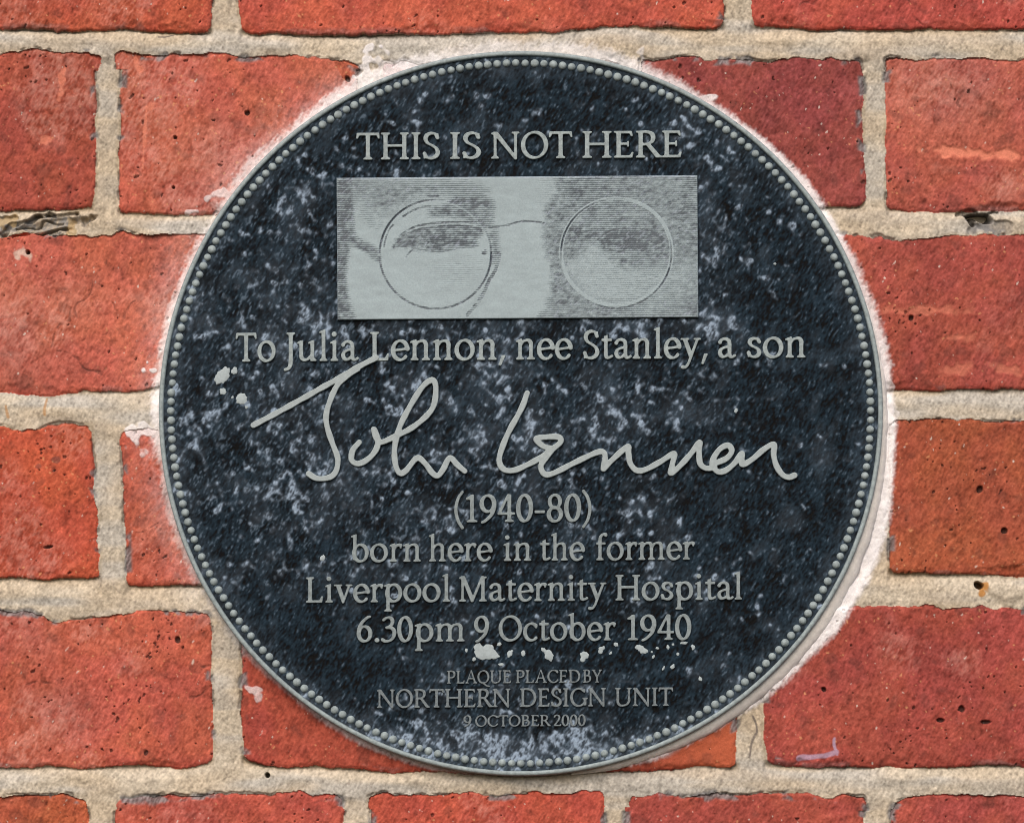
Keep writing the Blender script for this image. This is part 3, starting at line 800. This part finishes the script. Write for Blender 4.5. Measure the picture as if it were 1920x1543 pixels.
f = pB * 0.95 + ppn(20, 12, -60, seed=69) * 0.45 + pD * 0.30 + 0.30 * pC + 3.2 * (dens - 0.62)
patch = sstep(0.50, 2.2, f)
dust = np.clip(patch * (0.54 + 0.24 * pA + 0.28 * pA2), 0, 1.2) + 0.10 * sstep(-0.4, 1.8, f)
fine = sstep(1.3, 2.9, pA + 0.6 * pA2 + 1.8 * (dens - 0.35)) * 0.20
haze = np.clip(0.05 * (dens - .3) + 0.014 * pC + 0.022 * np.clip(ppn(34, 22, -60, octaves=2, seed=65), 0, 3), 0, .2) + 0.06 * sstep(612, 668, RR) * np.clip(1 + .25 * pA, 0, 2)
amt = np.clip(np.maximum(dust, fine) + haze, 0, 1)
base = np.array([0.0066, 0.0128, 0.0190]) * np.clip(1 + 0.50 * pA + 0.30 * pA2 + 0.25 * ppn(26, octaves=2, seed=64), 0.2, 2.6)[..., None]
dcol = np.array([0.285, 0.36, 0.455])
PC_ = lerp(base, dcol, (amt * 0.92)[..., None])
hp = HF + 0.20 * pA2 + 0.16 * pA + 0.2 * pB * patch + 0.4 * dust
co = np.stack([LX * SP, -hp * S, LY * SP], -1).reshape(-1, 3)
q = grid_quads(*PSH)
q = q[(RR.reshape(-1)[q] < 670.6).all(1)]
c_, q_, k_ = compact(co, q, np.clip(PC_, 0.004, 0.8).reshape(-1, 3))
link('backplate', np_mesh('backplate', c_, q_, k_), M_PLATE, plaque)

# rim, turned
prof = [(674, -4), (678.6, -1), (679.2, 4), (679.2, 17), (678.8, 22.5), (677.6, 25.4), (675.4, 26.6), (672.4, 26.6), (670.6, 25.6), (669.8, 23.0), (669.4, 17.0)]
N = 720
th = np.linspace(0, 2 * math.pi, N, endpoint=False)
pr = np.array(prof)
wob = 1 + 0.0004 * np.sin(3 * th + 1) + 0.00025 * np.sin(11 * th)
co = np.stack([np.outer(wob * np.cos(th), pr[:, 0] * SP), np.tile(-pr[:, 1] * S, (N, 1)), np.outer(wob * np.sin(th), pr[:, 0] * SP)], -1)
i = np.arange(N * len(prof)).reshape(N, len(prof))
j = np.roll(i, -1, 0)
q = np.stack([i[:, :-1], i[:, 1:], j[:, 1:], j[:, :-1]], -1).reshape(-1, 4)
link('rim', np_mesh('rim', co.reshape(-1, 3), q[:, ::-1]), M_METAL, plaque)

# string of beads
NB, RB = 235, 656.0
rb = np.random.default_rng(8)
na, nr = 14, 5
cos_, fac_ = [], []
tri_ = []
n0 = 0
for b in range(NB):
    t = 2 * math.pi * b / NB
    r0 = 7.8 * rb.uniform(.93, 1.05)
    hgt = 5.6 * rb.uniform(.9, 1.08)
    cx, cz = RB * math.cos(t) + rb.uniform(-.4, .4), RB * math.sin(t) + rb.uniform(-.4, .4)
    v = []
    for k in range(nr):
        p = (math.pi / 2) * k / nr
        for a in range(na):
            an = 2 * math.pi * a / na
            v.append(((cx + r0 * math.cos(p) ** .8 * math.cos(an)) * SP, -(HF - 1.5 + (hgt + 1.5) * math.sin(p)) * S, (cz + r0 * math.cos(p) ** .8 * math.sin(an)) * SP))
    v.append((cx * SP, -(HF + hgt) * S, cz * SP))
    for k in range(nr - 1):
        for a in range(na):
            a2 = (a + 1) % na
            fac_.append((n0 + k * na + a, n0 + k * na + a2, n0 + (k + 1) * na + a2, n0 + (k + 1) * na + a))
    for a in range(na):
        tri_.append((n0 + (nr - 1) * na + a, n0 + (nr - 1) * na + (a + 1) % na, n0 + nr * na))
    cos_ += v
    n0 += len(v)
link('beaded_border', np_mesh('beaded_border', np.array(cos_), np.array(fac_), None, True, np.array(tri_)), M_METAL, plaque)

# raised lettering
def raised(name, loops, height, bev, label=None, mat=M_METAL):
    cu = bpy.data.curves.new('outline', 'CURVE')
    cu.dimensions = '2D'
    cu.fill_mode = 'BOTH'
    k = 100.0
    for lp in loops:
        x, y = local(lp[:, 0], lp[:, 1])
        sp = cu.splines.new('POLY')
        sp.points.add(len(lp) - 1)
        p4 = np.zeros((len(lp), 4), np.float32)
        p4[:, 0], p4[:, 1], p4[:, 3] = x / k, y / k, 1
        sp.points.foreach_set('co', p4.ravel())
        sp.use_cyclic_u = True
    cu.bevel_depth = bev / k
    cu.bevel_resolution = 2
    cu.offset = -bev * 0.9 / k
    cu.extrude = (height / 2 - bev) / k
    ob = bpy.data.objects.new('outline', cu)
    COL.objects.link(ob)
    dg = bpy.context.evaluated_depsgraph_get()
    me = bpy.data.meshes.new_from_object(ob.evaluated_get(dg))
    bpy.data.objects.remove(ob)
    bpy.data.curves.remove(cu)
    n = len(me.vertices)
    a = np.zeros(n * 3, np.float32)
    me.vertices.foreach_get('co', a)
    a = a.reshape(-1, 3) * k
    out = np.stack([a[:, 0] * SP, -(HF - 0.8 + a[:, 2] + height / 2) * S, a[:, 1] * SP], 1)
    me.vertices.foreach_set('co', np.ascontiguousarray(out, np.float32).ravel())
    me.name = name
    me.materials.clear()
    me.update()
    o = link(name, me, mat, plaque)
    if label:
        o['label'] = label
    return o
HGTS = {'title_lettering': (6.0, 1.1), 'signature': (6.6, 1.3), 'credit_lettering': (4.4, .45), 'placing_date_lettering': (4.2, .4), 'maker_lettering': (5.2, .6)}
TONE = {'signature': M_BRIGHT, 'title_lettering': M_METAL, 'dedication_lettering': M_METAL, 'credit_lettering': M_WORN, 'placing_date_lettering': M_WORN, 'maker_lettering': M_WORN}
for nm, loops in TEXT:
    hh, bv = HGTS.get(nm, (5.4, 1.0))
    raised(nm, loops, hh, bv, 'handwritten signature in thick rounded raised strokes' if nm == 'signature' else None, TONE.get(nm, M_DULL))

# flecks of pale paint stuck to the plate
FL = [(417, 705, 12, 17, -35), (439.6, 695.5, 6, 6.5, 0), (418, 734, 6.5, 6, 20), (453, 748, 10, 11, -40), (436, 745, 2.4, 2.4, 0), (463, 762, 3, 5, -40), (911, 1223, 20, 15, 0), (928, 1231, 9, 4, 10), (897, 1214, 9, 8, 0), (936, 1207.5, 4.2, 3.4, 0),
      (874.5, 1219, 2.6, 3.8, 0), (956, 1225, 5, 7, -40), (981, 1224.5, 4, 5.6, 0), (1029, 1228, 8, 11, 35), (1020, 1219, 4, 6, 40), (1096, 1228, 8, 7, 0), (1093, 1235, 5, 6, -20), (1128, 1216, 7, 4, 30), (1126, 1221, 4, 5, 0), (1155, 1208, 5, 3.4, -30),
      (1200, 1215, 9, 6, -25), (1207, 1220, 7, 6, 0), (1232.5, 1215, 3, 2.6, 0), (1252.5, 1213, 3, 4, 0), (1282, 1205, 7, 3, 0), (1299.5, 1213, 3.6, 5, 20), (1271, 1226, 2.8, 3.2, 0), (1225, 1231, 2.6, 3.6, -30), (1261, 1249.5, 3.4, 5.2, -35),
      (1244, 1252.5, 2.2, 4.2, -30), (1313, 1272.5, 3.2, 4.4, 0), (939.5, 1245.5, 4.6, 3.2, 0), (889, 1235.5, 3.6, 3.4, 0), (605, 1046, 4.5, 6, -30), (1380, 770, 3.2, 4.6, -20), (1453, 495, 2.4, 2.4, 0), (1222, 1222, 2, 2, 0), (1262, 1208, 2.6, 2.2, 0), (1145, 1224, 2.2, 3.4, -30)]
rf = np.random.default_rng(21)
for u, v, rx, ry, an in FL:
    x0, y0 = local(u, v)
    n = 40
    t = np.linspace(0, 2 * math.pi, n, endpoint=False)
    rad = 1 + sum(rf.uniform(-1, 1) * .26 / k ** .7 * np.cos(k * t + rf.uniform(0, 6.28)) for k in (2, 3, 4, 5, 7, 9, 12, 15))
    a = math.radians(an)
    px, py = rx * rad * np.cos(t), ry * rad * np.sin(t)
    px, py = px * math.cos(a) - py * math.sin(a), px * math.sin(a) + py * math.cos(a)
    rings = [(1.03, -1.0), (1.0, 0.4), (0.9, 0.8), (0.45, 1.0)]
    v3 = [np.stack([(x0 + px * s) * SP, np.full(n, -(HF + h) * S), (y0 + py * s) * SP], 1) for s, h in rings]
    v3.append(np.array([[x0 * SP, -(HF + 1.1) * S, y0 * SP]]))
    fq = []
    for k in range(3):
        for b in range(n):
            c2 = (b + 1) % n
            fq.append((k * n + b, k * n + c2, (k + 1) * n + c2, (k + 1) * n + b))
    ft = [(3 * n + b, 3 * n + (b + 1) % n, 4 * n) for b in range(n)]
    link('paint_fleck', np_mesh('paint_fleck', np.concatenate(v3), np.array(fq), None, True, np.array(ft)), M_FLECK, plaque)

# ------------------------------------------------------------------ engraved panel: two eyes in round spectacles cut in fine level lines
PX0, PX1, PY0, PY1 = 634.5, 1311.0, 332.6, 598.6       # at the plaque's middle, tilt taken out
du, dv = 1.0, 0.55
pu = np.arange(PX0, PX1 + .01, du)
pv = np.arange(PY0, PY1 + .01, dv)
QSH = (len(pv), len(pu))
QU, QV = np.meshgrid(pu, pv)
def qn(px, py=None, ang=0, octaves=1, seed=0):
    return noise(QSH, px, None if py is None else py, ang, octaves, 0.5, seed)
def LZ(p):        # points read off the left half
    return np.array([(620 + x / 5.32, 320 + y / 5.32 + 0.0073 * (620 + x / 5.32 - 976)) for x, y in p])
def RZ(p):        # and off the right half
    return np.array([(960 + x / 5.32, 320 + y / 5.32 + 0.0073 * (960 + x / 5.32 - 976)) for x, y in p])
n1, n2 = qn(7, seed=70), qn(20, 14, seed=71)
JU, JV = QU + 1.2 * n1, QV + 0.8 * qn(7, seed=72)
def area(p, soft):
    """1 inside the outline, fading over soft pixels."""
    q = spline(np.asarray(p), True, 4.0)
    ins = np.zeros(QSH, bool)
    dist = np.full(QSH, 1e3)
    for (xa, ya), (xb, yb) in zip(q, np.roll(q, -1, 0)):
        if ya != yb:
            ins ^= ((ya > JV) != (yb > JV)) & (JU < (xb - xa) * (JV - ya) / (yb - ya) + xa)
        dx, dy = xb - xa, yb - ya
        t = np.clip(((JU - xa) * dx + (JV - ya) * dy) / (dx * dx + dy * dy + 1e-9), 0, 1)
        dist = np.minimum(dist, np.hypot(JU - xa - t * dx, JV - ya - t * dy))
    sd = np.where(ins, dist, -dist)
    return sstep(-soft * 1.7, soft * 1.7, sd)
def line(p, w):
    q = spline(np.asarray(p), False, 3.0)
    dist = np.full(QSH, 1e3)
    x, y = QU + 0.3 * n1, QV + 0.3 * n2
    for (xa, ya), (xb, yb) in zip(q[:-1], q[1:]):
        dx, dy = xb - xa, yb - ya
        t = np.clip(((x - xa) * dx + (y - ya) * dy) / (dx * dx + dy * dy + 1e-9), 0, 1)
        dist = np.minimum(dist, np.hypot(x - xa - t * dx, y - ya - t * dy))
    return 1 - sstep(w * .5, w * .5 + 1.2, dist)
T = np.zeros(QSH)
def dark(m, k):
    global T
    T = np.maximum(T, m * k)
def light(m, k):
    global T
    T = T * (1 - m * k)
# left half
dark(area(LZ([(40, 60), (220, 60), (245, 200), (250, 420), (255, 640), (330, 700), (430, 760), (500, 830), (500, 910), (400, 860), (280, 770), (215, 770), (185, 900), (165, 1050), (172, 1180), (205, 1330), (245, 1500), (40, 1520)]), 3.5), .80)
dark(area(LZ([(200, 70), (560, 90), (900, 100), (1250, 130), (1500, 160), (1560, 230), (1300, 260), (1050, 250), (900, 290), (760, 350), (600, 470), (480, 440), (300, 330), (230, 330)]), 14), .52)
dark(area(LZ([(280, 360), (560, 360), (700, 380), (560, 560), (470, 640), (320, 540)]), 12), .18)
dark(area(LZ([(990, 450), (1050, 375), (1180, 330), (1280, 250), (1500, 230), (1640, 330), (1640, 430), (1610, 570), (1520, 580), (1450, 530), (1350, 490), (1200, 470), (1080, 470)]), 6), .68)
dark(area(LZ([(640, 775), (690, 680), (760, 640), (860, 600), (960, 580), (1150, 560), (1350, 560), (1530, 590), (1530, 640), (1460, 700), (1480, 760), (1330, 770), (1200, 790), (1100, 820), (980, 805), (860, 780), (760, 765)]), 4), .80)
dark(area(LZ([(985, 650), (1080, 620), (1190, 640), (1220, 720), (1150, 790), (1040, 795), (980, 730)]), 6), .90)
dark(line(LZ([(640, 775), (700, 690), (800, 625), (950, 585), (1150, 562), (1350, 560), (1530, 595)]), 2.6), .9)
dark(line(LZ([(640, 775), (760, 770), (880, 790), (1000, 812), (1120, 815), (1300, 780), (1480, 760)]), 1.8), .6)
dark(area(LZ([(840, 770), (880, 640), (1050, 610), (1300, 630), (1330, 720), (1150, 790), (1000, 800)]), 8), .80)
dark(area(LZ([(760, 820), (1100, 860), (1500, 860), (1560, 1000), (1350, 1250), (1100, 1200), (850, 950)]), 20), .14)
dark(line(LZ([(700, 665), (790, 600), (930, 550), (1150, 525), (1450, 520)]), 2.6), .8)
dark(line(LZ([(745, 465), (840, 405), (930, 375), (1010, 365)]), 2.6), .75)
dark(line(LZ([(545, 770), (560, 700), (590, 610), (640, 550)]), 1.8), .8)
dark(line(LZ([(985, 262), (1090, 262)]), 3.2), .8)
dark(area(LZ([(1530, 840), (1550, 790), (1562, 850)]), 1.5), .9)
dark(line(LZ([(760, 875), (790, 840), (840, 790)]), 1.6), .6)
dark(line(LZ([(1660, 770), (1695, 850), (1680, 920), (1650, 1010), (1590, 1110), (1545, 1210), (1470, 1330), (1370, 1450)]), 5.0), .62)
dark(area(LZ([(1590, 590), (1670, 580), (1690, 760), (1700, 850), (1650, 960), (1625, 850), (1610, 700)]), 5), .5)
# right half
dark(area(RZ([(560, 30), (470, 200), (390, 310), (345, 420), (330, 560), (325, 700), (350, 830), (400, 950), (410, 1050), (395, 1200), (370, 1350), (380, 1560), (1950, 1560), (1950, 30)]), 6), .58)
dark(area(RZ([(300, 60), (560, 60), (420, 420), (300, 460)]), 22), .16)
light(area(RZ([(1560, 1000), (1800, 900), (1840, 1060), (1700, 1250), (1500, 1400), (1100, 1430), (1250, 1360), (1500, 1180)]), 14), .55)
light(area(RZ([(840, 680), (900, 780), (1000, 890), (1150, 960), (1500, 965), (1570, 1060), (1450, 1250), (1200, 1330), (950, 1330), (760, 1240), (620, 1100), (560, 940), (700, 850), (770, 760)]), 7), .70)
light(area(RZ([(860, 560), (960, 505), (1120, 515), (1230, 545), (1120, 565), (950, 560)]), 4), .75)
light(area(RZ([(960, 830), (1050, 845), (1200, 840), (1130, 870), (980, 870)]), 3), .7)
dark(area(RZ([(890, 700), (990, 600), (1200, 580), (1450, 600), (1560, 720), (1530, 860), (1350, 850), (1180, 815), (1000, 800), (930, 770)]), 7), .86)
dark(area(RZ([(560, 620), (900, 620), (850, 680), (600, 690)]), 8), .82)
dark(area(RZ([(470, 560), (560, 480), (900, 580), (880, 700), (760, 760), (560, 800), (490, 720)]), 14), .74)
dark(line(RZ([(870, 695), (960, 625), (1080, 590), (1260, 588), (1420, 620), (1520, 680)]), 3.0), .92)
dark(line(RZ([(930, 775), (1060, 815), (1220, 830), (1380, 845)]), 2.2), .85)
dark(area(RZ([(1040, 650), (1130, 630), (1230, 650), (1250, 740), (1180, 790), (1080, 780), (1030, 720)]), 5), .93)
light(area(RZ([(1090, 690), (1112, 682), (1116, 702), (1096, 708)]), 1.5), .6)
dark(area(RZ([(820, 470), (1000, 440), (1250, 450), (1450, 520), (1500, 590), (1250, 560), (1000, 580)]), 16), .70)
dark(area(RZ([(940, 1290), (1120, 1290), (1100, 1320), (960, 1320)]), 3), .55)
# spectacles: bridge and two round frames
dark(line(np.concatenate([LZ([(1590, 577), (1660, 570), (1740, 558)]), RZ([(0, 547), (70, 525), (130, 513), (230, 518), (330, 535)])]), 2.4), .85)
def ring(cx, cy, rx, ry):
    a = np.degrees(np.arctan2(QV - cy, QU - cx)) % 360
    r = np.hypot((QU - cx) / rx, (QV - cy) / ry)
    return a, (r - 1) * (rx + ry) / 2
c1 = LZ([(1058, 842)])[0]
a1, r1 = ring(c1[0], c1[1], 104.5, 102.0)
g = np.interp(a1, [0, 60, 120, 170, 200, 235, 262, 280, 320, 345, 360], [1, .9, .85, .9, 1, 1, .7, .25, .15, .6, 1])
dark((1 - sstep(1.3, 2.6, np.abs(r1))) * g, 1.0)
light((1 - sstep(1.0, 2.6, np.abs(r1 + 3.8))) * np.interp(a1, [0, 90, 180, 300, 360], [.4, .3, .5, .8, .4]), .8)
c2 = RZ([(1053, 820)])[0]
a2, r2 = ring(c2[0], c2[1], 104.5, 101.0)
light((1 - sstep(3.0, 4.4, np.abs(r2 + 1.0))), .97)
g = np.interp(a2, [0, 20, 60, 110, 150, 165, 185, 215, 250, 265, 300, 345, 360], [.7, 1, .9, .8, .4, .3, 1, 1, .7, .2, .0, .2, .7])
dark((1 - sstep(1.1, 2.2, np.abs(r2 + np.interp(a2, [0, 90, 160, 180, 270, 360], [1.5, -4, -4, 1, 2, 1.5])))) * g, 1.0)
keep_ = T > 0.95
T = np.where(keep_, T, np.clip(T * (1 + 0.12 * n2 + 0.22 * n1 + 0.12 * qn(6, 2.6, -58, seed=76)), 0, 0.92))
frame_line = (1 - sstep(1.2, 2.5, np.abs(r1))) * 0.9
# fine level lines, cut deeper and wider where the picture is darker
ph = (QV / 3.76) % 1.0
tri = np.abs(ph - 0.5) * 2
cut = sstep(1.02 - T * 0.92 - .16, 1.02 - T * 0.92 + .16, tri + 0.05 * qn(9, 3, seed=73)) * sstep(0.03, 0.2, T)
solid = sstep(0.93, 1.0, T)
cut = np.maximum(cut, solid)
edge = np.minimum.reduce([QU - PX0, PX1 - QU, QV - PY0, PY1 - QV])
cut = cut * sstep(0.6, 2.0, edge)
qd = np.clip(0.5 * sstep(1.1, 2.4, qn(8, 2.6, -58, seed=74) + 0.6 * T) + 0.55 * sstep(6, 0, QV - PY0) * np.clip(1 + .5 * qn(6, seed=75), 0, 2), 0, .8)  # pale flecks; top strip is dust plus painted light on the bevel
metal = np.array([0.275, 0.340, 0.360]) * (1 + 0.03 * n2)[..., None]
metal = metal * lerp(1.0, 0.93, sstep(430, 340, QV))[..., None]
QC = lerp(metal, np.array([0.030, 0.040, 0.055]), (np.maximum(cut * 0.24 + 0.34 * T + 0.42 * T ** 3, solid * 0.88))[..., None])
QC = lerp(QC, np.array([0.34, 0.39, 0.47]), (0.7 * qd * np.maximum(sstep(.1, .4, T), sstep(7, 3, QV - PY0)))[..., None])
hq = HF + 7.0 - 0.8 * cut - 1.4 * solid + 0.02 * n1 - 1.6 * (1 - sstep(0, 1.6, edge))
x, y = QU - PCX, PCY - QV
co = np.stack([x * SP, -hq * S, y * SP], -1)
# skirt down to the plate
top = co.copy()
loop = np.concatenate([np.arange(QSH[1] - 1), np.arange(QSH[0] - 1) * QSH[1] + QSH[1] - 1, (QSH[0] - 1) * QSH[1] + np.arange(QSH[1] - 1, 0, -1), np.arange(QSH[0] - 1, 0, -1) * QSH[1]])
flat = co.reshape(-1, 3)
sk = flat[loop].copy()
sk[:, 1] = -(HF - 1.0) * S
ns = len(flat)
l2 = np.roll(loop, -1)
s1 = ns + np.arange(len(loop))
sq = np.stack([loop, l2, np.roll(s1, -1), s1], 1)
me = np_mesh('portrait_panel', np.concatenate([flat, sk]), np.concatenate([grid_quads(*QSH), sq]), np.concatenate([np.clip(QC, .01, .8).reshape(-1, 3), np.tile([0.12, 0.14, 0.15], (len(loop), 1))]))
o = link('portrait_panel', me, M_PANEL, plaque)
o['label'] = 'rectangular raised panel engraved with two eyes behind round spectacles'

# ------------------------------------------------------------------ white filler pointed round the right of the plaque, part of the wall
na_ = 420
tt = np.linspace(62, 172, na_)
wd = np.interp(tt, [62, 80, 95, 110, 125, 140, 155, 165, 172], [1, 5, 9, 16, 19, 17, 13, 8, 1])
rr_ = np.random.default_rng(4)
nw = np.convolve(rr_.standard_normal(na_ + 30), np.ones(9) / 9, 'same')[15:-15] * 2.2
wd = np.maximum(wd + nw * sstep(0, 8, wd), 0.6)
rows = []
colr = []
cxw, czw = world_at(PCX, PCY)
prof = [(0.0, -6, 0), (0.0, 14.5, 0), (0.3, 14, .15), (0.62, 10.5, .55), (0.86, 5.5, .85), (1.0, 0.5, 1), (1.0, -5, 1)]
for t, w_ in zip(np.radians(tt), wd):
    rows.append([(cxw + (676 * SP + (w_ + 6) * f_ * S) * math.sin(t), -(h_ * min(1, w_ / 7) if h_ > 0 else h_) * S, czw + (676 * SP + (w_ + 6) * f_ * S) * math.cos(t)) for f_, h_, _ in prof])
    k = rr_.uniform(.96, 1.03)
    colr.append([np.array([0.77, 0.72, 0.65]) * k + np.array([.02, .03, .06]) * c for _, _, c in prof])
co = np.array(rows)
i = np.arange(na_ * len(prof)).reshape(na_, len(prof))
q = np.stack([i[:-1, :-1], i[1:, :-1], i[1:, 1:], i[:-1, 1:]], -1).reshape(-1, 4)
link('filler_bead', np_mesh('filler_bead', co.reshape(-1, 3), q[:, ::-1], np.array(colr).reshape(-1, 3)), M_FILLER, wall)
